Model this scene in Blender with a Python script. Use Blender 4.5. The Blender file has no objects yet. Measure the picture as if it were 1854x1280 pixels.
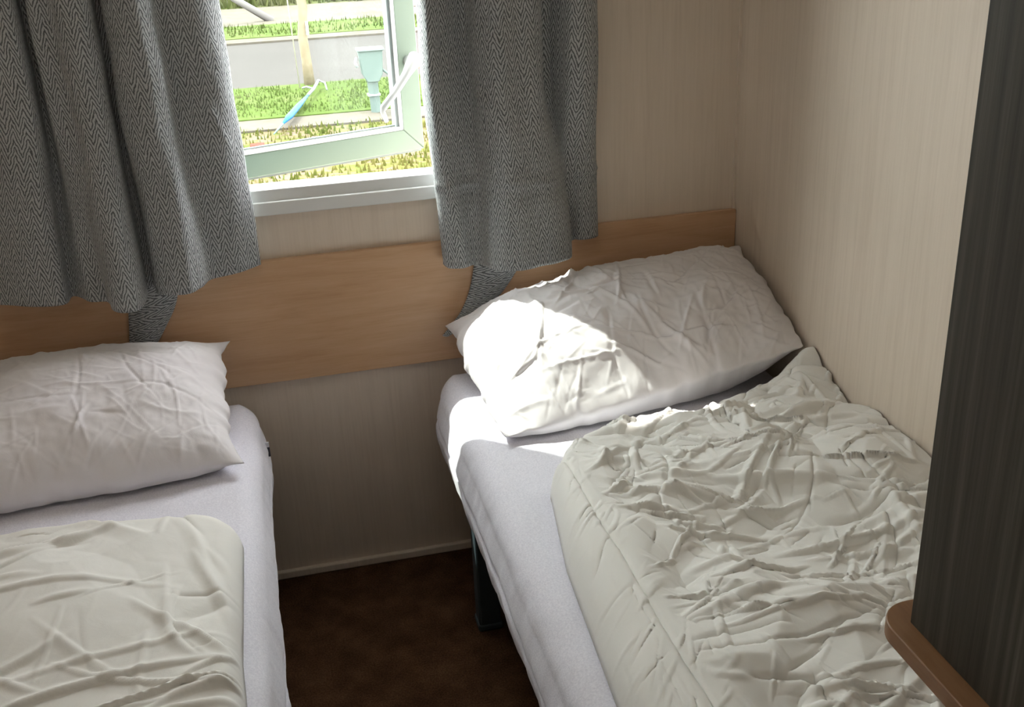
import bpy, math
import numpy as np
from mathutils import Matrix, Vector

scene = bpy.context.scene
COL = scene.collection

# ------------------------------------------------------------------ camera
def rot(a, ax):
    return Matrix.Rotation(a, 4, ax)
cam_d = bpy.data.cameras.new('camera')
cam = bpy.data.objects.new('camera', cam_d)
COL.objects.link(cam)
cam.matrix_world = Matrix.Translation((0, -2.33, 1.55)) @ rot(-0.216607, 'Z') @ rot(1.16285558, 'X') @ rot(-0.04500763, 'Z')
cam_d.sensor_width = 36.0
cam_d.lens = 1958.56 / 1854 * 36
cam_d.clip_start = 0.02
cam_d.clip_end = 200
scene.camera = cam

# ------------------------------------------------------------------ light and exposure
vs = scene.view_settings
vs.view_transform = 'Standard'
vs.look = 'None'
vs.gamma = 1
vs.use_curve_mapping = False
vs.exposure = 0.54

world = bpy.data.worlds.new('sky')
scene.world = world
world.use_nodes = True
wb = world.node_tree.nodes['Background']
wb.inputs[0].default_value = (0.97, 0.96, 0.98, 1)
wb.inputs[1].default_value = 10.0

SUN_DIR = Vector((1.12, -1.0, -2.32))          # the way the light travels
sd = bpy.data.lights.new('sun', 'SUN')
sd.energy = 7.2
sd.angle = math.radians(0.6)
sd.color = (1.0, 0.965, 0.90)
sun = bpy.data.objects.new('sun', sd)
sun.rotation_euler = SUN_DIR.to_track_quat('-Z', 'Y').to_euler()
sun.location = (-3, 3, 8)
COL.objects.link(sun)

def area(name, loc, target, sx, sy, power, color):
    d = bpy.data.lights.new(name, 'AREA')
    d.shape = 'RECTANGLE'; d.size = sx; d.size_y = sy
    d.energy = power; d.color = color
    o = bpy.data.objects.new(name, d)
    o.location = loc
    o.rotation_euler = (Vector(target) - Vector(loc)).to_track_quat('-Z', 'Y').to_euler()
    COL.objects.link(o)
    return o
area('added_fill_light', (0.15, -1.00, 2.02), (0.15, -1.00, 0), 0.9, 0.7, 1.4, (1.0, 0.93, 0.84))  # unseen fill added to lift the curtain fronts, no fixture

# ------------------------------------------------------------------ helpers
def newmat(name, color=(.8, .8, .8), rough=.6, spec=.3):
    m = bpy.data.materials.new(name)
    m.use_nodes = True
    b = m.node_tree.nodes['Principled BSDF']
    b.inputs['Base Color'].default_value = (*color, 1)
    b.inputs['Roughness'].default_value = rough
    b.inputs['Specular IOR Level'].default_value = spec
    return m

class NT:
    """small wrapper for building node trees"""
    def __init__(s, mat):
        s.m = mat; s.t = mat.node_tree; s.b = s.t.nodes['Principled BSDF']
    def n(s, typ, **kw):
        nd = s.t.nodes.new(typ)
        for k, v in kw.items():
            if k.startswith('i_'):
                key = k[2:]
                key = int(key) if key.isdigit() else key.replace('_', ' ')
                nd.inputs[key].default_value = v
            else:
                setattr(nd, k, v)
        return nd
    def l(s, a, b):
        s.t.links.new(a, b)
    def coords(s, kind='Object', scale=(1, 1, 1)):
        tc = s.n('ShaderNodeTexCoord')
        mp = s.n('ShaderNodeMapping')
        mp.inputs['Scale'].default_value = scale
        s.l(tc.outputs[kind], mp.inputs['Vector'])
        return mp.outputs[0]
    def noise(s, vec, scale, detail=4, rough=.55, dist=0):
        nd = s.n('ShaderNodeTexNoise')
        nd.inputs['Scale'].default_value = scale
        nd.inputs['Detail'].default_value = detail
        nd.inputs['Roughness'].default_value = rough
        nd.inputs['Distortion'].default_value = dist
        s.l(vec, nd.inputs['Vector'])
        return nd.outputs['Fac']
    def ramp(s, fac, stops):
        r = s.n('ShaderNodeValToRGB')
        e = r.color_ramp.elements
        while len(e) < len(stops):
            e.new(0.5)
        for el, (p, c) in zip(e, stops):
            el.position = p; el.color = (*c, 1)
        s.l(fac, r.inputs[0])
        return r.outputs[0]
    def mix(s, fac, a, b, blend='MIX'):
        mx = s.n('ShaderNodeMix', data_type='RGBA', blend_type=blend)
        if isinstance(fac, float): mx.inputs[0].default_value = fac
        else: s.l(fac, mx.inputs[0])
        for v, i in ((a, 6), (b, 7)):
            if isinstance(v, tuple): mx.inputs[i].default_value = (*v, 1)
            else: s.l(v, mx.inputs[i])
        return mx.outputs[2]
    def math(s, op, a, b=None):
        nd = s.n('ShaderNodeMath', operation=op)
        for v, i in ((a, 0), (b, 1)):
            if v is None: continue
            if isinstance(v, (int, float)): nd.inputs[i].default_value = v
            else: s.l(v, nd.inputs[i])
        return nd.outputs[0]
    def color(s, c): s.l(c, s.b.inputs['Base Color'])
    def bump(s, h, strength=.3, dist=.002):
        bp = s.n('ShaderNodeBump')
        bp.inputs['Strength'].default_value = strength
        bp.inputs['Distance'].default_value = dist
        s.l(h, bp.inputs['Height'])
        s.l(bp.outputs[0], s.b.inputs['Normal'])

def mesh_obj(name, verts, faces, mat=None, parent=None, smooth=False, uv=None):
    me = bpy.data.meshes.new(name)
    me.from_pydata([tuple(v) for v in verts], [], [tuple(f) for f in faces])
    if smooth:
        me.polygons.foreach_set('use_smooth', [True] * len(me.polygons))
    if uv is not None:
        ul = me.uv_layers.new(name='UVMap')
        li = np.empty(len(me.loops), dtype=np.int32)
        me.loops.foreach_get('vertex_index', li)
        ul.data.foreach_set('uv', np.asarray(uv, dtype=np.float32)[li].ravel())
    me.update()
    o = bpy.data.objects.new(name, me)
    COL.objects.link(o)
    if mat: me.materials.append(mat)
    if parent: o.parent = parent
    return o

class MB:
    def __init__(s): s.v = []; s.f = []
    def box(s, x0, x1, y0, y1, z0, z1):
        b = len(s.v)
        s.v += [(x, y, z) for z in (z0, z1) for y in (y0, y1) for x in (x0, x1)]
        s.f += [tuple(b + i for i in q) for q in ((0, 2, 3, 1), (4, 5, 7, 6), (0, 1, 5, 4), (2, 6, 7, 3), (0, 4, 6, 2), (1, 3, 7, 5))]
        return s
    def tube(s, pts, rad, n=12, cap=True, flat=1.0):
        pts = [Vector(p) for p in pts]
        if not hasattr(rad, '__len__'): rad = [rad] * len(pts)
        b = len(s.v)
        up = None
        for i, p in enumerate(pts):
            d = (pts[min(i + 1, len(pts) - 1)] - pts[max(i - 1, 0)]).normalized()
            if up is None:
                up = Vector((0, 0, 1)) if abs(d.z) < .9 else Vector((1, 0, 0))
            a = d.cross(up).normalized(); c = a.cross(d).normalized(); up = c
            for k in range(n):
                t = 2 * math.pi * k / n
                s.v.append(tuple(p + (a * math.cos(t) + c * math.sin(t) * flat) * rad[i]))
        for i in range(len(pts) - 1):
            for k in range(n):
                k2 = (k + 1) % n
                s.f.append((b + i * n + k, b + i * n + k2, b + (i + 1) * n + k2, b + (i + 1) * n + k))
        if cap:
            s.f.append(tuple(b + k for k in range(n))[::-1])
            s.f.append(tuple(b + (len(pts) - 1) * n + k for k in range(n)))
        return s
    def prism(s, poly, lo, hi, axis=2):
        b = len(s.v); n = len(poly)
        for h in (lo, hi):
            for p in poly:
                q = list(p); q.insert(axis, h); s.v.append(tuple(q))
        s.f.append(tuple(range(b, b + n))[::-1]); s.f.append(tuple(range(b + n, b + 2 * n)))
        for k in range(n):
            k2 = (k + 1) % n
            s.f.append((b + k, b + k2, b + n + k2, b + n + k))
        return s
    def build(s, name, mat, parent=None, bevel=0, smooth=False, seg=3):
        o = mesh_obj(name, s.v, s.f, mat, parent, smooth)
        import bmesh
        bm = bmesh.new(); bm.from_mesh(o.data)
        bmesh.ops.recalc_face_normals(bm, faces=bm.faces)
        bm.to_mesh(o.data); bm.free()
        if bevel:
            md = o.modifiers.new('bevel', 'BEVEL'); md.width = bevel; md.segments = seg; md.limit_method = 'ANGLE'
            o.data.polygons.foreach_set('use_smooth', [True] * len(o.data.polygons))
            md.harden_normals = True
        return o

def tag(o, label=None, cat=None, group=None, kind=None):
    if label: o['label'] = label
    if cat: o['category'] = cat
    if group: o['group'] = group
    if kind: o['kind'] = kind
    return o
def empty(name, loc, label, cat, group=None):
    o = bpy.data.objects.new(name, None)
    o.empty_display_size = .1
    o.location = loc
    COL.objects.link(o)
    tag(o, label, cat, group)
    return o
def adopt(root, *obs):
    """geometry is written in world coordinates; keep it in place under a moved root"""
    for o in obs:
        o.parent = root
        o.matrix_parent_inverse = Matrix.Translation(-Vector(root.location))
def structure(name, mb, mat, bevel=0):
    return tag(mb.build(name, mat, bevel=bevel), kind='structure')

# numpy noise ---------------------------------------------------------
def vnoise(x, y, seed=0):
    xi = np.floor(x).astype(np.int64); yi = np.floor(y).astype(np.int64)
    fx = x - xi; fy = y - yi
    fx = fx * fx * fx * (fx * (fx * 6 - 15) + 10); fy = fy * fy * fy * (fy * (fy * 6 - 15) + 10)
    def h(a, b):
        n = (a * 374761393 + b * 668265263 + seed * 1442695041) & 0xffffffff
        n = ((n ^ (n >> 13)) * 1274126177) & 0xffffffff
        return ((n ^ (n >> 16)) & 0xffff) / 32767.5 - 1
    return (h(xi, yi) * (1 - fx) + h(xi + 1, yi) * fx) * (1 - fy) + (h(xi, yi + 1) * (1 - fx) + h(xi + 1, yi + 1) * fx) * fy
def fbm(x, y, seed=0, octv=4, g=.5):
    s = 0; a = 1; t = 0
    for i in range(octv):
        s = s + a * vnoise(x * 2 ** i + 17.3 * i, y * 2 ** i - 9.1 * i, seed + i); t += a; a *= g
    return s / t
def facets(X, Y, n, seed, tilt, k, box, mode='min'):
    """min or max of many tilted paraboloids: flat facets meeting in crisp creases"""
    r = np.random.default_rng(seed)
    out = None
    wx = X + .02 * fbm(X * 9, Y * 9, seed + 50, 3); wy = Y + .02 * fbm(X * 9 + 5, Y * 9, seed + 60, 3)
    for i in range(n):
        px, py = r.uniform(box[0], box[1]), r.uniform(box[2], box[3])
        th = r.uniform(0, math.pi); an = r.uniform(.35, 1.0)
        gx, gy = r.normal(0, tilt, 2)
        dx, dy = wx - px, wy - py
        a = dx * math.cos(th) + dy * math.sin(th); b = -dx * math.sin(th) + dy * math.cos(th)
        q = gx * dx + gy * dy + k * (a * a * an + b * b / an)
        if mode == 'max': q = -q
        if out is None: out = q
        else: out = np.minimum(out, q) if mode == 'min' else np.maximum(out, q)
    return out - out.mean()
def creases(X, Y, n, seed, ln, wd, amp, box, ang=None, spread=math.pi):
    r = np.random.default_rng(seed)
    h = np.zeros_like(X)
    for i in range(n):
        px, py = r.uniform(box[0], box[1]), r.uniform(box[2], box[3])
        th = (r.uniform(0, math.pi) if ang is None else r.normal(ang, spread))
        L = ln * r.uniform(.4, 1.5); W = wd * r.uniform(.5, 1.6); A = amp * r.uniform(.4, 1.4) * (1 if r.random() < .7 else -1)
        cv = r.normal(0, 1.5); skew = r.uniform(.25, 1)
        dx, dy = X - px, Y - py
        a = dx * math.cos(th) + dy * math.sin(th); b = -dx * math.sin(th) + dy * math.cos(th) + cv * a * a
        t = np.where(b > 0, b / W, -b / (W * skew))
        p = np.clip(1 - t, 0, None); p = p * p * (1.6 - .6 * p)
        h += A * p * np.clip(1 - (a / L) ** 2, 0, None)
    return h

def grid_obj(name, P, mat, parent=None, uv=None, close_u=False, smooth=True):
    """P: (nu, nv, 3) array"""
    nu, nv = P.shape[:2]
    idx = np.arange(nu * nv).reshape(nu, nv)
    if close_u: idx = np.vstack([idx, idx[:1]])
    f = np.stack([idx[:-1, :-1], idx[1:, :-1], idx[1:, 1:], idx[:-1, 1:]], -1).reshape(-1, 4)
    me = bpy.data.meshes.new(name)
    me.vertices.add(nu * nv)
    me.vertices.foreach_set('co', P.reshape(-1).astype(np.float32))
    me.loops.add(f.size); me.loops.foreach_set('vertex_index', f.reshape(-1).astype(np.int32))
    me.polygons.add(len(f))
    me.polygons.foreach_set('loop_start', np.arange(0, f.size, 4, dtype=np.int32))
    me.polygons.foreach_set('loop_total', np.full(len(f), 4, dtype=np.int32))
    me.polygons.foreach_set('use_smooth', np.full(len(f), smooth))
    if uv is not None:
        ul = me.uv_layers.new(name='UVMap')
        ul.data.foreach_set('uv', uv.reshape(-1, 2)[f.reshape(-1)].astype(np.float32).ravel())
    me.update(calc_edges=True); me.validate()
    o = bpy.data.objects.new(name, me); COL.objects.link(o)
    me.materials.append(mat)
    if parent: o.parent = parent
    return o

def spline(pts, n):
    """Catmull-Rom through pts, resampled evenly to n points"""
    p = np.array(pts, float)
    p = np.vstack([2 * p[0] - p[1], p, 2 * p[-1] - p[-2]])
    out = []
    for i in range(1, len(p) - 2):
        t = np.linspace(0, 1, 24, endpoint=False)[:, None]
        out.append(.5 * (2 * p[i] + (p[i + 1] - p[i - 1]) * t + (2 * p[i - 1] - 5 * p[i] + 4 * p[i + 1] - p[i + 2]) * t ** 2
                         + (-p[i - 1] + 3 * p[i] - 3 * p[i + 1] + p[i + 2]) * t ** 3))
    out = np.vstack(out + [p[-2][None]])
    s = np.r_[0, np.cumsum(np.linalg.norm(np.diff(out, axis=0), axis=1))]
    q = np.linspace(0, s[-1], n)
    return np.stack([np.interp(q, s, out[:, k]) for k in range(out.shape[1])], -1), s[-1]

# ------------------------------------------------------------------ materials
def m_wallpaper():
    m = newmat('wallpaper', rough=.5, spec=.35); t = NT(m)
    v = t.coords(scale=(1, 1, .035))
    a = t.noise(v, 170, 5, .6); b = t.noise(v, 45, 3)
    v2 = t.coords()
    big = t.noise(v2, 2.5, 2)
    f = t.math('ADD', t.math('MULTIPLY', a, .6), t.math('MULTIPLY', b, .4))
    c = t.ramp(f, [(.30, (.68, .575, .475)), (.5, (.75, .645, .54)), (.72, (.80, .695, .59))])
    c = t.mix(.12, c, t.ramp(big, [(.3, (.5, .45, .36)), (.7, (.75, .65, .55))]))
    t.color(c); t.bump(a, .25, .001)
    return m
def m_wood(name, cols, scale=1.0, axis=0, rough=.42):
    m = newmat(name, rough=rough, spec=.4); t = NT(m)
    s = [9, 9, 9]; s[axis] = 1.0
    v = t.coords(scale=tuple(k * scale for k in s))
    n1 = t.noise(v, 3.2, 6, .6, .8); 
    s2 = [60, 60, 60]; s2[axis] = 3
    n2 = t.noise(t.coords(scale=tuple(s2)), 5, 3, .6)
    f = t.math('ADD', t.math('MULTIPLY', n1, .75), t.math('MULTIPLY', n2, .25))
    t.color(t.ramp(f, cols)); t.bump(n2, .05, .0005)
    return m
def m_fabric_plain(name, color, weave=900, rough=.9, fine=.12, sheen=.2):
    m = newmat(name, color, rough, .15); t = NT(m)
    v = t.coords()
    n = t.noise(v, weave, 2)
    n2 = t.noise(v, 28, 5, .6, .6)
    h = t.math('ADD', t.math('MULTIPLY', n, .12), n2)
    t.bump(h, fine, .006)
    t.b.inputs['Sheen Weight'].default_value = sheen
    return m
def m_terry():
    m = newmat('terry_sheet', (.80, .79, .86), .95, .1); t = NT(m)
    v = t.coords()
    n = t.noise(v, 420, 3, .7)
    t.color(t.ramp(t.noise(v, 300, 2), [(.3, (.70, .69, .77)), (.7, (.84, .83, .90))]))
    t.bump(n, .35, .002)
    t.b.inputs['Sheen Weight'].default_value = .3
    return m
def m_curtain(name='zigzag_curtain_fabric', swap=False):
    m = newmat(name, rough=.85, spec=.15); t = NT(m)
    tc = t.n('ShaderNodeTexCoord'); sp = t.n('ShaderNodeSeparateXYZ')
    t.l(tc.outputs['UV'], sp.inputs[0])
    U, V = (sp.outputs[1], sp.outputs[0]) if swap else (sp.outputs[0], sp.outputs[1])
    ob = t.coords()
    wob = t.noise(ob, 75, 3, .65)
    U = t.math('ADD', U, t.math('MULTIPLY', t.noise(ob, 38, 2), .006))
    # every column of the weave leans the other way: a herringbone of narrow light strokes
    col = t.math('DIVIDE', U, .0125)
    tri = t.math('PINGPONG', col, 1.0)
    vv = t.math('ADD', t.math('DIVIDE', V, .0150), t.math('MULTIPLY', tri, 2.3))
    vv = t.math('ADD', vv, t.math('MULTIPLY', wob, 1.5))
    st = t.math('PINGPONG', vv, .5)
    line = t.ramp(st, [(.12, (0, 0, 0)), (.28, (1, 1, 1))])
    c = t.mix(line, (.068, .076, .080), (.64, .67, .68))
    th = t.noise(ob, 900, 2)
    c = t.mix(.40, c, t.ramp(th, [(.3, (.06, .06, .065)), (.7, (.34, .35, .36))]))
    t.color(c)
    t.bump(line, .4, .001)
    t.b.inputs['Sheen Weight'].default_value = .15
    return m
def m_darkwood():
    m = newmat('dark_striped_laminate', rough=.6, spec=.25); t = NT(m)
    v = t.coords(scale=(1, 1, .02))
    a = t.noise(v, 85, 4, .65); b = t.noise(v, 14, 2); z = t.noise(t.coords(scale=(1, 1, .12)), 14, 3)
    f = t.math('ADD', t.math('MULTIPLY', a, .7), t.math('MULTIPLY', b, .3))
    c = t.ramp(f, [(.36, (.030, .024, .017)), (.5, (.062, .053, .040)), (.66, (.125, .112, .090))])
    t.color(t.mix(.25, c, t.ramp(z, [(.35, (.03, .028, .02)), (.7, (.09, .075, .06))])))
    t.bump(a, .3, .001)
    return m
def m_carpet():
    m = newmat('brown_carpet', rough=1, spec=.05); t = NT(m)
    v = t.coords()
    a = t.noise(v, 260, 3, .7); b = t.noise(v, 14, 4)
    f = t.math('ADD', t.math('MULTIPLY', a, .6), t.math('MULTIPLY', b, .4))
    t.color(t.ramp(f, [(.35, (.040, .019, .010)), (.5, (.085, .042, .021)), (.68, (.15, .08, .04))]))
    t.bump(a, .9, .006)
    return m
OUT = .083
def m_ground(name, stops, scale, big=1.2, detail=6):
    m = newmat(name, rough=1, spec=.05); t = NT(m)
    v = t.coords()
    a = t.noise(v, scale, detail, .7); b = t.noise(v, big, 3)
    f = t.math('ADD', t.math('MULTIPLY', a, .6), t.math('MULTIPLY', b, .4))
    stops = [(p, tuple(OUT * k for k in c)) for p, c in stops]
    t.color(t.ramp(f, stops)); t.bump(a, .4, .02)
    return m
M = dict(
    wall=m_wallpaper(),
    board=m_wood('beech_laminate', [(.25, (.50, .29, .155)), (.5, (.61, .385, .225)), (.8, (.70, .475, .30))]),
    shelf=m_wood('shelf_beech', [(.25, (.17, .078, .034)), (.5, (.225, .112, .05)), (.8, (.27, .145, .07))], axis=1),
    dark=m_darkwood(), carpet=m_carpet(),
    curtain=m_curtain(), tie=m_curtain('zigzag_tieback_fabric', True),
    pillow=m_fabric_plain('white_pillowcase', (.80, .775, .79)),
    duvet=m_fabric_plain('ivory_duvet_cover', (.82, .812, .775)),
    skirt=m_fabric_plain('sheet_skirt', (.74, .72, .68)),
    terry=m_terry(),
    upvc=newmat('white_window_plastic', (.82, .83, .82), .35, .4),
    sash=newmat('grass_tinted_sash_plastic', (.21, .27, .22), .5, .2),  # white plastic, green light reflected from the grass put into its colour
    gasket=newmat('grey_gasket', (.22, .25, .25), .7, .2),
    white=newmat('white_plastic', (.70, .70, .69), .35, .3),
    leg=newmat('slate_plastic_leg', (.055, .075, .085), .5, .3),
    base=newmat('dark_bed_base', (.03, .03, .032), .8, .2),
    ceiling=newmat('ceiling_white', (.8, .78, .74), .7, .2),
    tagm=newmat('tag_white', (.8, .8, .85), .7, .2),
    tagd=newmat('tag_dark', (.05, .05, .07), .7, .2),
)
def m_glass():
    m = bpy.data.materials.new('window_glass'); m.use_nodes = True
    t = m.node_tree; t.nodes.remove(t.nodes['Principled BSDF'])
    out = t.nodes['Material Output']
    tr = t.nodes.new('ShaderNodeBsdfTransparent'); tr.inputs[0].default_value = (.93, .97, .95, 1)
    gl = t.nodes.new('ShaderNodeBsdfGlossy'); gl.inputs['Roughness'].default_value = .02
    lw = t.nodes.new('ShaderNodeLayerWeight'); lw.inputs[0].default_value = .5
    pw = t.nodes.new('ShaderNodeMath'); pw.operation = 'POWER'; pw.inputs[1].default_value = 4
    t.links.new(lw.outputs['Facing'], pw.inputs[0])
    fr = t.nodes.new('ShaderNodeMath'); fr.operation = 'MULTIPLY_ADD'; fr.inputs[1].default_value = .6; fr.inputs[2].default_value = .03
    t.links.new(pw.outputs[0], fr.inputs[0])
    mx = t.nodes.new('ShaderNodeMixShader')
    t.links.new(fr.outputs[0], mx.inputs[0]); t.links.new(tr.outputs[0], mx.inputs[1]); t.links.new(gl.outputs[0], mx.inputs[2])
    t.links.new(mx.outputs[0], out.inputs[0])
    return m
M['glass'] = m_glass()

# ------------------------------------------------------------------ the room
XL, XR, YB, ZC = -0.86, 1.072, -2.75, 2.22
WX0, WX1, WZ0, WZ1 = -0.30, 0.56, 0.93, 2.08         # hole in the wall for the window
w = MB()
w.box(XL - .06, WX0, 0, .05, 0, ZC); w.box(WX1, XR + .06, 0, .05, 0, ZC)
w.box(WX0, WX1, 0, .05, 0, WZ0); w.box(WX0, WX1, 0, .05, WZ1, ZC)
structure('wall_back', w, M['wall'])
structure('wall_right', MB().box(XR, XR + .05, YB, 0, 0, ZC), M['wall'])
structure('wall_left', MB().box(XL - .05, XL, YB, 0, 0, ZC), M['wall'])
w = MB()
w.box(XL - .05, -.55, YB - .05, YB, 0, ZC); w.box(.25, XR + .05, YB - .05, YB, 0, ZC); w.box(-.55, .25, YB - .05, YB, 1.95, ZC)
structure('wall_front', w, M['wall'])
structure('unseen_door_1', MB().box(-.548, .248, YB - .045, YB - .01, .002, 1.948), M['board'], .003)  # unseen, added closed to keep outside light off the gap
structure('floor', MB().box(XL - .05, XR + .05, YB - .05, .05, -.05, 0), M['carpet'])
structure('ceiling', MB().box(XL - .05, XR + .05, YB - .05, .05, ZC, ZC + .05), M['ceiling'])
structure('baseboard_back', MB().box(XL, XR, -.014, 0, 0, .021), M['wall'], .004)
structure('trim_1', MB().box(XR - .006, XR, -.006, 0, .82, ZC), M['wall'])

# wooden headboard board along the window wall
hb = MB().box(XL, XR - .001, -.016, -.0005, .532, .821).build('headboard_panel', M['board'], bevel=.0015)
tag(hb, 'long light beech board fixed along the wall under the window behind both pillows', 'headboard')

# ------------------------------------------------------------------ window
wf = MB()
wf.box(WX0, WX1, -.016, .02, .921, .951)               # inner ledge
wf.box(WX0, WX1, -.008, .055, .949, .977)              # sill member
wf.box(WX0, WX0 + .045, -.008, .055, .977, WZ1); wf.box(WX1 - .045, WX1, -.008, .055, .977, WZ1)
wf.box(WX0, WX1, -.008, .055, WZ1 - .04, WZ1 + .01)
win = structure('window_1', wf, M['upvc'], .003)
# casement sash: hinged at the left, opened outwards
hx, hy = -.245, .040
ex, ey = .358, .242                                     # free bottom corner
ang = math.atan2(ey - hy, ex - hx); SL = math.hypot(ex - hx, ey - hy)
sash = empty('window_sash', (hx, hy, .985), 'white casement window sash, reflected grass green in its colour, standing ajar between the curtains', 'window sash')
sash.rotation_euler = (0, 0, ang)
SW, SH, ST = .052, 1.05, .034
fr = MB()
# mitred frame: four trapezoids, thickness in y
def trap(mb, poly):
    mb.prism(poly, -ST, 0, axis=1)
trap(fr, [(0, 0), (SL, 0), (SL - SW, SW), (SW, SW)])
trap(fr, [(SL, 0), (SL, SH), (SL - SW, SH - SW), (SL - SW, SW)])
trap(fr, [(0, SH), (SW, SH - SW), (SL - SW, SH - SW), (SL, SH)])
trap(fr, [(0, 0), (SW, SW), (SW, SH - SW), (0, SH)])
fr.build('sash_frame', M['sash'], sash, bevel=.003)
bd = MB(); q = .008
bd.box(SW, SL - SW, -ST - .002, -ST + .012, SW, SW + q)
bd.box(SL - SW - q, SL - SW, -ST - .002, -ST + .012, SW, SH - SW)
bd.box(SW, SW + q, -ST - .002, -ST + .012, SW, SH - SW)
tag(bd.build('glazing_bead', M['white'], sash, bevel=.002), 'white glazing bead')
gk = MB()
gk.box(SW + q, SL - SW - q, -.02, -.012, SW + q, SW + q + .003)
gk.box(SL - SW - q - .007, SL - SW - q, -ST + .004, -.008, SW + q, SH - SW)
gk.build('gasket', M['gasket'], sash)
MB().box(SW, SL - SW, -.018, -.014, SW, SH - SW).build('glass_pane', M['glass'], sash)
dk = MB().box(.002, SL - .002, -.020, .006, -.007, .0)  # dark strip along the underside of the bottom rail
tag(dk.build('underside_strip', M['gasket'], sash), 'dark strip below the bottom rail')
# handle on the free stile
hd = MB()
hz = .205; hxc = SL - .025
hd.tube([(hxc, -ST + .002, hz), (hxc, -ST - .028, hz)], [.014, .012], 18)
hd.tube([(hxc + .004, -ST - .022, hz + .016), (hxc - .004, -ST - .034, hz + .004), (hxc - .028, -ST - .040, hz - .022),
         (hxc - .062, -ST - .044, hz - .058), (hxc - .094, -ST - .044, hz - .088), (hxc - .095, -ST - .042, hz - .096), (hxc - .086, -ST - .040, hz - .120)],
        [.012, .016, .010, .0085, .0080, .006, .005], 14)
h = hd.build('handle', newmat('handle_plastic', (.40, .41, .40), .45, .2), sash, smooth=True)
tag(h, 'white cranked lever handle')
kc = MB().tube([(hxc + .0105, -ST - .020, hz + .000), (hxc + .0165, -ST - .024, hz - .001)], .0085, 14)
tag(kc.build('keyhole', M['gasket'], h, smooth=False), 'dark round lock hole')

# ------------------------------------------------------------------ curtains
def curtain(name, top, bot, z0, z1, label, seed, hem, ripple, z_in):
    n = 260; nz = 190
    a, la = spline(top, n); b, lb = spline(bot, n)
    Z = np.linspace(0, 1, nz)
    zt = np.clip((Z * (z1 - z0)) / .44, 0, 1); zt = zt * zt * (3 - 2 * zt)
    P = np.zeros((n, nz, 3)); UV = np.zeros((n, nz, 2))
    s = np.linspace(0, (la + lb) / 2, n)
    P[:, :, 0] = b[:, None, 0] * (1 - zt) + a[:, None, 0] * zt
    P[:, :, 1] = b[:, None, 1] * (1 - zt) + a[:, None, 1] * zt
    hemz = np.interp(np.linspace(0, 1, n), [h[0] for h in hem], [h[1] for h in hem])
    P[:, :, 2] = hemz[:, None] + Z[None] * (z1 - hemz[:, None])
    S = np.repeat(s[:, None], nz, 1)
    up = np.clip(P[:, :, 2] - 1.40, 0, None)
    near = (np.linspace(0, 1, n)[:, None] if z_in > 0 else np.linspace(1, 0, n)[:, None]) ** 1.5
    P[:, :, 0] += z_in * up * near
    w1 = fbm(S * 9, P[:, :, 2] * 4, seed, 4)
    w2 = creases(S, P[:, :, 2], 70, seed, .05, .010, .0022, (0, s[-1], z0, 1.4), ang=0.15, spread=.6)
    P[:, :, 1] += .009 * w1 + w2
    P[:, :, 0] += .004 * fbm(S * 12, P[:, :, 2] * 6, seed + 9, 3)
    for (zz, am, wd) in ripple:                              # pressed creases across the cloth
        zl = zz + .008 * fbm(S * 8, S * 0, seed + 4, 2)
        P[:, :, 1] += am * np.exp(-((P[:, :, 2] - zl) / wd) ** 2) * (.6 + .6 * vnoise(S * 14, S * 0, seed + 3))
    # the stitched hem
    P[:, :, 1] -= .0012 * np.exp(-((P[:, :, 2] - hemz[:, None] - .045) / .0025) ** 2) * -1
    P[:, :, 1] = np.minimum(P[:, :, 1], -.034)
    UV[:, :, 0] = S; UV[:, :, 1] = P[:, :, 2]
    o = grid_obj(name, P, M['curtain'], uv=UV)
    md = o.modifiers.new('thickness', 'SOLIDIFY'); md.thickness = .0022; md.offset = 0
    tag(o, label, 'curtain')
    return o
left_bot = [(-.66, -.05), (-.60, -.045), (-.55, -.06), (-.50, -.085), (-.455, -.095), (-.436, -.085), (-.432, -.045), (-.418, -.05), (-.39, -.085), (-.357, -.092),
            (-.345, -.135), (-.325, -.158), (-.297, -.155), (-.281, -.125), (-.280, -.07), (-.282, -.035), (-.262, -.04), (-.255, -.09), (-.225, -.115), (-.19, -.125), (-.165, -.105),
            (-.150, -.072), (-.125, -.062), (-.09, -.055), (-.06, -.042), (-.040, -.030), (-.05, -.022)]
left_top = [(-.62, -.05), (-.57, -.06), (-.53, -.085), (-.48, -.105), (-.435, -.11), (-.418, -.095), (-.416, -.03), (-.404, -.03), (-.395, -.09), (-.355, -.095),
            (-.338, -.115), (-.315, -.125), (-.297, -.12), (-.285, -.10), (-.284, -.05), (-.285, -.025), (-.268, -.025), (-.265, -.08), (-.24, -.11), (-.205, -.12), (-.178, -.10),
            (-.165, -.07), (-.135, -.075), (-.10, -.082), (-.07, -.070), (-.050, -.040), (-.058, -.022)]
curtain('curtain', left_top, left_bot, .79, 2.12, 'grey zigzag-weave curtain in deep folds left of the open window', 3,
        [(0, .803), (.3, .80), (.5, .79), (.7, .80), (1, .822)], [(.95, -.002, .012)], .0)
right_bot = [(.385, -.022), (.366, -.022), (.357, -.035), (.366, -.055), (.395, -.066), (.432, -.048), (.466, -.108), (.51, -.130), (.56, -.122), (.60, -.122), (.632, -.108),
             (.643, -.085), (.636, -.040), (.655, -.034), (.675, -.050), (.70, -.050), (.722, -.035), (.72, -.022)]
right_top = [(.360, -.022), (.346, -.026), (.335, -.062), (.350, -.104), (.38, -.080), (.43, -.042), (.450, -.095), (.485, -.135), (.53, -.118), (.565, -.110), (.588, -.085),
             (.598, -.035), (.615, -.030), (.632, -.060), (.650, -.095), (.68, -.100), (.712, -.070), (.70, -.022)]
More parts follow.
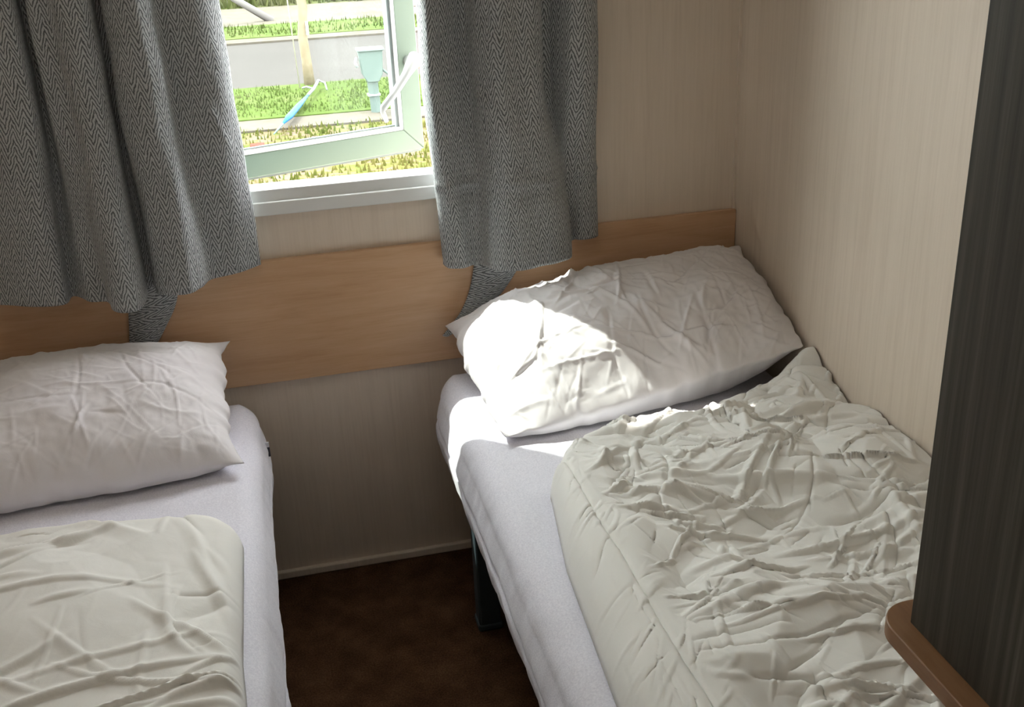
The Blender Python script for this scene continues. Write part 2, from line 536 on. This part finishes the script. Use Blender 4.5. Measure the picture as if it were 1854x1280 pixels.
curtain('curtain', right_top, right_bot, .775, 2.12, 'grey zigzag-weave curtain hanging right of the open window, above the sunlit pillow', 8,
        [(0, .785), (.1, .77), (.5, .772), (.7, .778), (.8, .785), (.86, .80), (1, .80)], [(.965, -.010, .007), (.945, .005, .014)], .0)
rail = empty('curtain_rail', (.1, -.05, 2.148), 'white curtain rail above the window carrying both curtains', 'curtain rail')
r1 = MB().box(-.74, .80, -.085, -.035, 2.123, 2.148).build('track', M['white'], bevel=.003)
adopt(rail, r1)
for x in (-.55, .65):
    adopt(rail, MB().box(x - .015, x + .015, -.05, 0, 2.125, 2.16).build('bracket', M['white'], bevel=.002))

def tieback(label, spine, yoff):
    """ribbon of the same cloth: list of (xl, xr, y, z) rows from top to bottom"""
    rows, _ = spline(spine, 60)
    nu = 24
    P = np.zeros((nu, 60, 3)); UV = np.zeros((nu, 60, 2))
    for i in range(nu):
        t = i / (nu - 1)
        P[i, :, 0] = rows[:, 0] * (1 - t) + rows[:, 1] * t
        P[i, :, 1] = -.0185 - .006 * math.sin(math.pi * t) - .004 * t
        P[i, :, 2] = rows[:, 3] + .018 * t - .03 * t * (1 - t)
        UV[i, :, 0] = t * .085
        UV[i, :, 1] = np.linspace(0, .33, 60)
    o = grid_obj('curtain_tieback', P, M['tie'], uv=UV)
    md = o.modifiers.new('thickness', 'SOLIDIFY'); md.thickness = .003; md.offset = 0
    tag(o, label, 'curtain tieback', 'tiebacks below the curtains')
tieback('grey zigzag fabric tieback hanging below the left curtain onto the headboard', [(-.322, -.212, -.022, .90), (-.324, -.216, -.024, .80), (-.332, -.230, -.026, .735), (-.340, -.262, -.028, .68), (-.352, -.300, -.027, .62), (-.352, -.315, -.024, .56)], 0)
tieback('grey zigzag fabric tieback below the right curtain, its tip behind the sunlit pillow', [(.425, .575, -.022, .90), (.432, .565, -.024, .80), (.428, .548, -.028, .755), (.415, .515, -.030, .70), (.395, .475, -.030, .655), (.372, .42, -.028, .625), (.345, .375, -.022, .595)], 0)

# ------------------------------------------------------------------ beds
def mattress(x0, x1, open_left, label, seed, y0=-.035, y1=-1.95, ztop=.515, zbot=.335):
    """closed rounded slab with soft sides, made as a ring profile extruded along y with rounded ends"""
    nx = 150; ny = 300
    cx, hw = (x0 + x1) / 2, (x1 - x0) / 2
    # profile over the top: from the bottom edge of one side over to the other
    prof = []
    R = .048
    for t in np.linspace(0, 1, 24): prof.append((-1, -.012 * math.sin(math.pi * t) , zbot + (ztop - R - zbot) * t))
    for a in np.linspace(0, math.pi / 2, 20)[1:]: prof.append((-1, R * (1 - math.cos(a)), ztop - R + R * math.sin(a)))
    half = np.array(prof)
    nh = len(half)
    nt = 90
    Y = np.linspace(0, 1, ny)
    rows = []
    L = y0 - y1
    yy = y0 - L * Y
    def inset(d):                                          # plan rounding at the ends
        Rc = .07
        d = np.clip(Rc - d, 0, Rc)
        return Rc - np.sqrt(Rc * Rc - d * d)
    ins = np.maximum(inset(y0 - yy), inset(yy - y1))
    P = np.zeros((nh * 2 + nt, ny, 3))
    for j in range(ny):
        xl = x0 + half[:, 1] + ins[j] ; xr = x1 - half[::-1, 1] - ins[j]
        topx = np.linspace(xl[-1], xr[0], nt + 2)[1:-1]
        P[:, j, 0] = np.r_[xl, topx, xr]
        P[:, j, 2] = np.r_[half[:, 2], np.full(nt, ztop), half[::-1, 2]]
        P[:, j, 1] = yy[j]
    # round the ends over in height as well
    for sgn, ye in ((1, y0), (-1, y1)):
        d = np.clip(np.abs(P[:, :, 1] - ye), 0, R)
        drop = R - np.sqrt(np.clip(R * R - (R - d) ** 2, 0, None))
        P[:, :, 2] = np.minimum(P[:, :, 2], np.maximum(ztop - drop, zbot))
    X, Yg = P[:, :, 0], P[:, :, 1]
    top = np.clip((P[:, :, 2] - (ztop - .02)) / .02, 0, 1)
    P[:, :, 2] += top * (.004 * fbm(X * 6, Yg * 5, seed, 3) + .002 * creases(X, Yg, 60, seed, .15, .012, 1.0, (x0, x1, y1, y0), ang=1.4, spread=.35) / 2)
    side = 1 - top
    sgn = np.sign(X - cx)
    Zs = P[:, :, 2]
    P[:, :, 0] += sgn * side * (.005 * fbm(Yg * 6, Zs * 8, seed + 2, 3) + .003 * fbm(Yg * 22, Zs * 9, seed + 3, 3)
                                 - .006 * np.exp(-((Zs - (zbot + .075 + .012 * vnoise(Yg * 5, Yg * 0, seed))) / .006) ** 2))
    low = np.clip((zbot + .02 - Zs) / .02, 0, 1)
    P[:, :, 2] += low * .006 * fbm(Yg * 12, X * 0, seed + 5, 3)
    root = empty('mattress', (cx, (y0 + y1) / 2, zbot), label, 'mattress')
    sh = grid_obj('fitted_sheet', P, M['terry'])
    adopt(root, sh)
    core = MB().box(x0 + .03, x1 - .03, y1 + .03, y0 - .03, zbot + .002, ztop - .05).build('mattress_core', M['skirt'], bevel=.01)
    adopt(root, core)
    # end flaps of the sheet
    for ye, s_ in ((y0, -1), (y1, 1)):
        e = MB().box(x0 + .05, x1 - .05, ye - .004 + s_ * .004, ye + .004 + s_ * .004, zbot, ztop - R - .002)
        adopt(root, e.build('sheet_end', M['terry'], bevel=.002))
    return root
mR = mattress(.315, 1.066, True, 'single mattress in white terry fitted sheet under the sunlit pillow, right-hand bed', 21)
mL = mattress(-.845, -.090, False, 'single mattress in white terry fitted sheet on the left bed', 31)
ct = MB().box(-.098, -.076, -.152, -.149, .418, .452).build('care_tag', M['tagm'])
ct2 = MB().box(-.083, -.0755, -.1525, -.1485, .417, .440).build('tag_print', M['tagd'])
adopt(mL, ct, ct2)
tag(ct, 'small white care tag sticking out')

def bed(x0, x1, label):
    root = empty('bed', ((x0 + x1) / 2, -.99, 0), label, 'bed', 'bed bases under the two mattresses')
    f = MB()
    f.box(x0 + .03, x1 - .01, -1.93, -.05, .285, .326)
    adopt(root, f.build('bed_frame', M['base'], bevel=.004))
    for (lx, ly) in ((x0 + .018, -.352), (x1 - .075, -.352), (x0 + .018, -1.80), (x1 - .075, -1.80)):
        g = MB().box(lx, lx + .05, ly, ly + .05, 0, .29)
        g.box(lx - .003, lx + .053, ly - .003, ly + .053, 0, .018)
        adopt(root, g.build('leg', M['leg'], bevel=.006))
    return root
bed(.315, 1.066, 'dark bed base on slate legs under the right-hand mattress')
bed(-.845, -.083, 'dark bed base on slate legs under the left-hand mattress')

# ------------------------------------------------------------------ pillows
def pillow(corners, T, label, seed, floor_fn, bend=None, amp=1.0, pinch=.05, wmul=1.0, xmax=None, front=.0, corner=.03):
    """corners: BL, BR, FR, FL seam corners; u runs left to right, v from front to back"""
    BL, BR, FR, FL = [np.array(c, float) for c in corners]
    n = 240; m = 190
    u = np.linspace(-1, 1, n)[:, None]; v = np.linspace(-1, 1, m)[None]
    U = np.repeat(u, m, 1); V = np.repeat(v, n, 0)
    # edges sag inwards between the corners
    Uo = U * (1 - pinch * (1 - V ** 2) * np.abs(U) ** 3); Vo = V * (1 - pinch * 1.3 * (1 - U ** 2) * np.abs(V) ** 3)
    wav = lambda a, k: .030 * vnoise(a * k, a * 0, seed + 30) + .018 * vnoise(a * k * 3.1, a * 0, seed + 31)
    Vo = Vo * (1 + np.abs(V) ** 6 * (wav(U, 4.3) + front * (V < 0) * (1 - U ** 2)))
    Uo = Uo * (1 + np.abs(U) ** 6 * wav(V + 7, 3.1) * .6)
    # corners pulled in and rounded
    cr_ = 1 - corner * (np.abs(U) * np.abs(V)) ** 10
    Uo = Uo * cr_; Vo = Vo * cr_
    s = (Uo + 1) / 2; t = (Vo + 1) / 2
    base = (FL[None, None] * ((1 - s) * (1 - t))[..., None] + FR * (s * (1 - t))[..., None] + BL * ((1 - s) * t)[..., None] + BR * (s * t)[..., None])
    ex = BR + FR - BL - FL; ey = BL + BR - FL - FR
    nrm = np.cross(ex, ey); nrm /= np.linalg.norm(nrm)
    if nrm[2] < 0: nrm = -nrm
    prof = (1 - np.abs(U) ** 2.6) ** .62 * (1 - np.abs(V) ** 2.3) ** .62
    if bend is not None: prof = prof * bend(U, V)
    lx, ly = np.linalg.norm(ex) / 2, np.linalg.norm(ey) / 2
    XX, YY = U * lx / 2, V * ly / 2
    box = (-lx / 2, lx / 2, -ly / 2, ly / 2)
    edge = np.clip(1 - np.maximum(np.abs(U), np.abs(V)) ** 10, 0, 1)
    wr = (.010 * fbm(XX * 9, YY * 9, seed, 4) + .35 * wmul * creases(XX, YY, 110, seed, .08, .012, .010, box)
          + .25 * wmul * creases(XX, YY, 220, seed + 7, .035, .006, .006, box) + .0035 * wmul * facets(XX, YY, 120, seed + 3, .10, 1.5, box, 'min') / .01)
    # gathers running in from the seams
    ga = np.clip(np.abs(U) * 1.0 - .62, 0, 1) / .38
    gb = np.clip(np.abs(V) - .60, 0, 1) / .4
    wr += .004 * ga * fbm(YY * 34 + XX * 8, XX * 5, seed + 11, 2) + .004 * gb * fbm(XX * 34 + YY * 8, YY * 5, seed + 12, 2)
    top = base + nrm * (T * prof + wr * edge * amp)[..., None]
    bot = base - nrm * (T * 1.1 * (1 - np.abs(U) ** 3) ** .7 * (1 - np.abs(V) ** 8))[..., None]
    # a narrow rim so that the seam reads as a stitched edge
    for A in (top, bot):
        fl = floor_fn(A[..., 0], A[..., 1])
        k = .006
        A[..., 2] = np.where(A[..., 2] < fl + k, fl + k * np.exp(np.clip((A[..., 2] - fl - k) / k, -20, 0)) * .8, A[..., 2])
        A[..., 1] = np.minimum(A[..., 1], -.022)
        if xmax is not None:
            A[..., 0] = np.minimum(A[..., 0], xmax)
    P = np.concatenate([top, bot[:, ::-1][:, 1:-1]], axis=1)
    # close the section ring in v
    nu, nv = P.shape[:2]
    idx = np.arange(nu * nv).reshape(nu, nv); idx = np.hstack([idx, idx[:, :1]])
    f = np.stack([idx[:-1, :-1], idx[1:, :-1], idx[1:, 1:], idx[:-1, 1:]], -1).reshape(-1, 4)
    o = mesh_obj('pillow', P.reshape(-1, 3), f.tolist(), M['pillow'], smooth=True)
    import bmesh
    bm = bmesh.new(); bm.from_mesh(o.data)
    bmesh.ops.remove_doubles(bm, verts=bm.verts, dist=1e-5)
    bmesh.ops.recalc_face_normals(bm, faces=bm.faces)
    bm.to_mesh(o.data); bm.free()
    o.data.polygons.foreach_set('use_smooth', [True] * len(o.data.polygons))
    tag(o, label, 'pillow')
    # stitched seam cord along the front and ends
    ring = np.concatenate([base[:, 0], base[-1, :], base[::-1, -1], base[::-1, ][-1:, ::-1][0]])
    return o
pillow([(.352, -.035, .630), (1.064, -.055, .742), (1.064, -.405, .628), (.388, -.450, .533)], .118,
       'rumpled white pillow with a bright sun patch on the right-hand bed', 5, lambda x, y: .522 + 0 * x,
       bend=lambda U, V: (1 - .20 * U + .16 * V) * np.clip(1 - np.clip(-V, 0, 1) ** 2.2 * .45, 0, 1), xmax=1.066, pinch=-.0, amp=1.5, front=.045, corner=.012)
pillow([(-.83, -.05, .66), (-.142, -.040, .655), (-.128, -.41, .545), (-.86, -.47, .545)], .105,
       'plump white pillow on the left bed, cut by the left edge', 15, lambda x, y: .522 + 0 * x,
       bend=lambda U, V: 1 + .1 * U, wmul=.7, xmax=-.09, pinch=.035, amp=1.2, front=.03, corner=-.03)

# ------------------------------------------------------------------ duvets
def build_duvet(label, seed, xl, xr, yfar, ynear, ztop, roll, cornerR, side, nx, ny, wr, xfar_shift=None, sidew=None):
    """xl(y): x of the bottom outline of the free long edge; side = +1 if the free edge is at low x, -1 at high x"""
    U = np.repeat(np.linspace(0, 1, nx)[:, None], ny, 1); V = np.repeat(np.linspace(0, 1, ny)[None], nx, 0)
    Yl = yfar + (ynear - yfar) * V
    free = xl(Yl); fixed = xr(Yl)
    W = fixed - free
    X = free + W * U
    yf = np.interp(X, *xfar_shift) if xfar_shift is not None else yfar
    Y = yf + (ynear - yf) * V
    free = xl(Y); X = free + (xr(Y) - free) * U
    d1 = np.abs(X - free); d2 = np.abs(Y - yf)
    # rounded corner in plan
    R = cornerR
    cxm = (d1 < R) & (d2 < R)
    rr = R - np.sqrt((R - np.minimum(d1, R)) ** 2 + (R - np.minimum(d2, R)) ** 2)
    # pull the corner points in
    ax = np.where(cxm, R - d1, 0); ay = np.where(cxm, R - d2, 0)
    mx = np.maximum(ax, ay); ln = np.sqrt(ax ** 2 + ay ** 2) + 1e-9
    k = mx / ln
    X = np.where(cxm, free + side * (R - ax * k), X)
    Y = np.where(cxm, yf - (R - ay * k), Y)
    e = np.where(cxm, R - mx, np.minimum(d1, d2))
    sw = sidew(Y) if sidew is not None else roll
    dd1 = np.clip(d1 / sw, 0, 1); dd2 = np.clip(d2 / roll, 0, 1)
    g = lambda t: np.sqrt(np.clip(1 - (1 - t) ** 2.2, 0, 1))
    env = np.minimum(g(dd1), g(dd2))
    env = np.where(cxm, np.minimum(env, g(np.clip(np.where(cxm, (R - mx), 9) / roll, 0, 1))), env)
    zt = ztop(X, Y)
    H = wr(X, Y)
    zb = .520
    Z = zb + (zt - zb) * env + H * (.15 + .85 * np.clip(env, 0, 1))
    Z = np.maximum(Z, zb + .004)
    P = np.stack([X, Y, Z], -1)
    return P, env
boxR = (.36, 1.07, -1.5, -.42)
def wrR(X, Y):
    f = .0045 * fbm(X * 7, Y * 7, 40, 4)
    a = np.clip((X - .47) / .06, 0, 1)
    big = .95 * facets(X, Y, 110, 41, .20, 1.4, boxR, 'min') + .6 * facets(X, Y, 230, 42, .17, 2.0, boxR, 'max')
    cr = creases(X, Y, 260, 43, .075, .010, .0085, boxR, ang=.25, spread=1.0) + creases(X, Y, 430, 44, .034, .006, .0042, boxR)
    cr2 = creases(X, Y, 70, 47, .11, .013, .010, boxR, ang=-.15, spread=.3)
    strip = creases(X, Y, 160, 45, .045, .006, .0022, (.36, .48, -1.5, -.5), ang=1.0, spread=.3)
    return f + a * (big + cr + cr2) + (1 - a) * strip
xlR = lambda Y: np.interp(-Y, [.40, .62, .70, .91, 1.24, 2.0], [.440, .432, .424, .391, .368, .36])
swR = lambda Y: np.interp(-Y, [.5, .66, .98, 1.31, 2], [.03, .028, .075, .095, .10])
def ztR(X, Y):
    return np.interp(X, [.40, .50, .75, 1.066], [.595, .600, .605, .612]) - .012 * np.exp(-((Y + .60) / .12) ** 2) * (X < .8)
P, env = build_duvet('', 1, xlR, lambda Y: 1.066 + 0 * Y, -.56, -1.93, ztR, .045, .075, 1, 330, 560, wrR,
                     xfar_shift=([.40, .45, .52, .59, .70, .85, 1.02, 1.07], [-.64, -.60, -.545, -.520, -.520, -.475, -.415, -.39]), sidew=swR)
# stitched seam: a small groove where the side meets the top
X, Y = P[..., 0], P[..., 1]
sx = xlR(Y) + swR(Y) * .92
P[..., 2] -= .006 * np.exp(-((X - sx) / .0035) ** 2) * (Y < -.60)
P[..., 0] = np.minimum(P[..., 0], 1.066)
dR = grid_obj('duvet', P, M['duvet'])
md = dR.modifiers.new('thickness', 'SOLIDIFY'); md.thickness = .004; md.offset = -1
tag(dR, 'heavily creased ivory duvet spread over the right-hand bed', 'duvet')

boxL = (-.84, -.12, -1.5, -.55)
def wrL(X, Y):
    f = .005 * fbm(X * 6, Y * 6, 60, 4)
    big = facets(X, Y, 40, 61, .10, .7, boxL, 'min') * .5 + facets(X, Y, 50, 62, .09, .8, boxL, 'max') * .45
    cr = creases(X, Y, 34, 63, .16, .018, .010, boxL, ang=.12, spread=.25) + creases(X, Y, 60, 64, .06, .010, .004, boxL) + creases(X, Y, 14, 65, .12, .022, .009, (-.35, -.15, -1.4, -.6), ang=1.9, spread=.35)
    return f + big + cr
xrL = lambda Y: np.interp(-Y, [.5, .7, 1.0, 1.2, 2.0], [-.130, -.128, -.132, -.122, -.12])
P, env = build_duvet('', 2, xrL, lambda Y: -.845 + 0 * Y, -.60, -1.93, lambda X, Y: .562 + .0 * X + .012 * np.exp(-((X + .45) / .2) ** 2), .035, .06, -1, 300, 520, wrL,
                     xfar_shift=([-.9, -.5, -.35, -.2, -.12], [-.60, -.595, -.600, -.612, -.63]))
dL = grid_obj('duvet', P, M['duvet'])
md = dL.modifiers.new('thickness', 'SOLIDIFY'); md.thickness = .004; md.offset = 1
tag(dL, 'softly creased ivory duvet on the left bed', 'duvet')

# ------------------------------------------------------------------ hanging cupboard at the right
cup = empty('wardrobe_cabinet', (.84, -1.9, .78), 'dark striped cabinet on a beech shelf board above the foot of the right bed', 'cabinet')
cb = MB().box(.613, 1.07, -2.30, -1.489, .800, 2.21).build('cabinet_body', M['dark'], bevel=.001)
poly = []
bx, by, r_ = .588, -1.452, .042
for a in np.linspace(0, math.pi / 2, 14):
    poly.append((bx + r_ - r_ * math.sin(a) , by - r_ + r_ * math.cos(a)))
poly = poly + [(bx, -2.30), (1.07, -2.30), (1.07, by)]
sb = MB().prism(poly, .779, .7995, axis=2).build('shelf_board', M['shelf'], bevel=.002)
adopt(cup, cb, sb)
tag(sb, 'beech shelf board with rounded corner')

# ------------------------------------------------------------------ outside
GZ = -.60
def slab(name, y0, y1, mat, z=0.0, x0=-9, x1=14):
    return structure(name, MB().box(x0, x1, y0, y1, GZ - .1, GZ + z), mat)
gold = m_ground('gravel_with_weeds', [(.38, (.48, .70, .14)), (.48, (.74, .78, .20)), (.53, (.95, .76, .42)), (.60, (1.05, .82, .66)), (.70, (1.2, 1.05, .90))], 9, 1.1, 8)
green = m_ground('grass_ground', [(.30, (.34, .56, .10)), (.5, (.50, .76, .15)), (.7, (.80, .90, .36))], 10, 1.3, 8)
road = m_ground('asphalt', [(.3, (.46, .43, .40)), (.5, (.56, .52, .49)), (.7, (.66, .61, .57))], 40, .8)
pale = m_ground('pale_paving', [(.3, (.60, .56, .34)), (.5, (.86, .76, .62)), (.7, (1.0, .90, .80))], 8, 1.5)
slab('ground', .3, 9.0, gold, 0)
slab('trim_2', 8.75, 9.35, pale, .02)
slab('lawn', 9.3, 11.4, green, .03)
slab('road', 11.4, 15.8, road, .02)
slab('trim_3', 15.8, 16.3, pale, .05)
slab('lawn', 16.3, 18.2, green, .06)
slab('path', 18.2, 21.6, pale, .06)
slab('ground', 21.6, 40, m_ground('far_grass', [(.3, (.22, .36, .05)), (.5, (.50, .58, .16)), (.7, (.85, .80, .55))], 5, .9), .06)
slab('path', 19.6, 24, pale, .075, x0=3.1, x1=4.9)

def blades(name, n, xr_, yr_, hgt, cols, seed, label, thin=.012):
    r = np.random.default_rng(seed)
    # clumped distribution
    x = r.uniform(*xr_, n * 3); y = r.uniform(*yr_, n * 3)
    keep = fbm(x * 1.6, y * 1.6, seed, 3) > r.uniform(-.55, .5, n * 3)
    x, y = x[keep][:n], y[keep][:n]; n = len(x)
    th = r.uniform(0, math.pi * 2, n); h = hgt * r.uniform(.4, 1.4, n); lean = r.uniform(0, .6, n) * h; la = r.uniform(0, 6.28, n)
    w_ = thin * r.uniform(.6, 1.6, n)
    V = np.zeros((n, 3, 3))
    V[:, 0] = np.stack([x - np.cos(th) * w_, y - np.sin(th) * w_, np.full(n, GZ)], -1)
    V[:, 1] = np.stack([x + np.cos(th) * w_, y + np.sin(th) * w_, np.full(n, GZ)], -1)
    V[:, 2] = np.stack([x + np.cos(la) * lean, y + np.sin(la) * lean, GZ + .02 + h], -1)
    m = newmat(name, rough=.8, spec=.1); t = NT(m)
    t.color(t.ramp(t.noise(t.coords(), 1.7, 4), [(p, tuple(OUT * k for k in c)) for p, c in cols]))
    o = mesh_obj(name, V.reshape(-1, 3), np.arange(n * 3).reshape(-1, 3).tolist(), m)
    tag(o, label, 'grass', kind='stuff')
blades('grass', 9000, (-2.5, 5), (9.4, 11.3), .045, [(.3, (.45, .72, .14)), (.5, (.62, .90, .20)), (.7, (.90, 1.05, .42))], 3, 'bright green grass between the gravel strip and the road')
blades('weeds', 3500, (-1.5, 3), (5.6, 8.8), .035, [(.3, (.50, .75, .12)), (.5, (.85, .90, .20)), (.7, (1.1, .85, .35))], 4, 'yellow-green weeds in the gravel just outside the window')
blades('grass', 3500, (-3, 7), (16.4, 18.1), .10, [(.3, (.24, .42, .05)), (.5, (.44, .62, .12)), (.7, (.66, .76, .26))], 5, 'green grass verge on the far side of the road', .02)
blades('shrubbery', 4500, (-4, 8), (21.6, 24.5), .30, [(.3, (.26, .40, .06)), (.5, (.60, .66, .22)), (.7, (.92, .88, .60))], 6, 'loose yellow-green growth beyond the far paving', .04)

# tree trunk by the road
def wavy(p0, p1, n, amp, seed):
    r = np.random.default_rng(seed); t = np.linspace(0, 1, n)
    p0, p1 = np.array(p0), np.array(p1)
    return [tuple(p0 + (p1 - p0) * k + amp * r.normal(0, 1, 3) * (0 if k in (0, 1) else 1)) for k in t]
bark = m_ground('bark', [(.3, (1.6, 1.25, .80)), (.5, (2.1, 1.75, 1.2)), (.7, (2.6, 2.2, 1.6))], 14, 3)
tr = MB().tube(wavy((.63, 11.3, GZ), (.60, 11.3, 2.2), 10, .008, 3), [.068, .06, .057, .056, .055, .055, .054, .054, .053, .052], 14)
o = empty('tree_trunk', (.63, 11.3, GZ), 'slim tan tree trunk at the near side of the road', 'tree')
a = tr.build('trunk', bark, smooth=True)
b = MB().box(.655, .685, 11.22, 11.245, .02, .17).build('trunk_tag', M['white'])
adopt(o, a, b); tag(b, 'small white tag')
pole_m = newmat('weathered_grey_wood', (.13, .12, .115), .8, .2)
tag(MB().tube([(.43, 18.8, GZ + .05), (-.20, 18.8, -.12), (-1.3, 18.8, .72)], [.07, .06, .05], 12).build('leaning_pole', pole_m, smooth=True), 'grey wooden pole leaning out of the verge across the road', 'pole')
thin = MB().tube([(.50, 11.1, GZ), (.44, 11.1, 1.6)], .007, 8).build('reflection_rod', newmat('pale_reflection', (.24, .23, .18), .8, .2), smooth=True)  # thin rod imitating a faint reflection beside the trunk
tag(thin, 'very thin pale rod imitating a reflection just left of the tree trunk', 'reflection_line')

# hookup pedestal
ped_m = newmat('green_grey_plastic', (.080, .108, .098), .6, .3)
pe = empty('utility_pedestal', (1.2, 9.2, GZ), 'grey-green service post with a wide box head on the grass', 'utility post')
post = MB().tube([(1.195, 9.2, GZ), (1.185, 9.2, -.42), (1.175, 9.2, -.20)], [.060, .058, .062], 4).build('post', ped_m, bevel=.01)
pbx = MB().prism([(1.05, .06), (1.30, .07), (1.285, -.18), (1.24, -.26), (1.12, -.26), (1.075, -.18)], 9.10, 9.26, axis=1).build('box', ped_m, bevel=.012)
cap = MB().box(1.035, 1.315, 9.08, 9.28, .055, .08).build('cap', newmat('pale_green', (.12, .15, .14), .6, .3), bevel=.008)
tap = MB().tube([(1.03, 9.15, -.01), (1.01, 9.12, -.05), (1.03, 9.12, -.10)], .016, 8).build('tap', M['gasket'], smooth=True)
hose = MB().tube([(1.27, 9.15, -.13), (1.36, 9.12, -.20), (1.45, 9.1, -.28), (1.50, 9.1, -.40), (1.50, 9.1, -.60)], .013, 8).build('hose', ped_m, smooth=True)
bandm = MB().box(1.115, 1.245, 9.135, 9.265, -.405, -.390).build('band', M['gasket'])
adopt(pe, post, pbx, cap, tap, hose, bandm)

# blue plastic tool lying on the grass, brick, twig
tl = empty('garden_tool', (.4, 9.6, GZ), 'blue and white plastic stick with a hooked tip lying in the grass', 'garden tool')
blue = newmat('blue_plastic', (.012, .075, .19), .6, .1); teal = newmat('pale_teal_plastic', (.06, .13, .12), .4, .4)
adopt(tl, MB().tube([(.20, 8.65, GZ + .08), (.28, 8.95, GZ + .09), (.42, 9.6, GZ + .09), (.54, 10.1, GZ + .10)], [.012, .04, .034, .014], 10, flat=.6).build('blade', blue, smooth=True))
adopt(tl, MB().tube([(.10, 8.34, GZ + .05), (.20, 8.65, GZ + .08)], [.006, .012], 8).build('tip', teal, smooth=True))
hk = MB().tube([(.54, 10.1, GZ + .10), (.63, 10.5, GZ + .10), (.72, 10.95, GZ + .12)], .018, 8)
hk.tube([(.63, 10.5, GZ + .10), (.56, 10.55, GZ + .12), (.51, 10.62, GZ + .10)], .012, 8)
hk.tube([(.72, 10.95, GZ + .12), (.78, 10.75, GZ + .12), (.78, 10.5, GZ + .08)], .010, 8)
adopt(tl, hk.build('hook', newmat('hook_white', (.14, .15, .15), .7, .1), smooth=True))  # white in an evenly lowered tone
bk = MB().box(-.13, .0, 7.78, 7.90, GZ, GZ + .07).build('brick', newmat('red_brick', (.105, .028, .020), .9, .05), bevel=.008)
tag(bk, 'small reddish brick on the gravel at the lower left of the view outside', 'brick')
tw = MB().tube([(1.80, 10.9, GZ + .1), (1.98, 11.2, GZ + .16), (2.10, 11.4, GZ + .2)], [.016, .012, .03], 8).build('twig', newmat('brown_twig', (.20, .12, .08), .8, .1), smooth=True)
tag(tw, 'dark bent twig at the road edge right of the sash', 'twig')
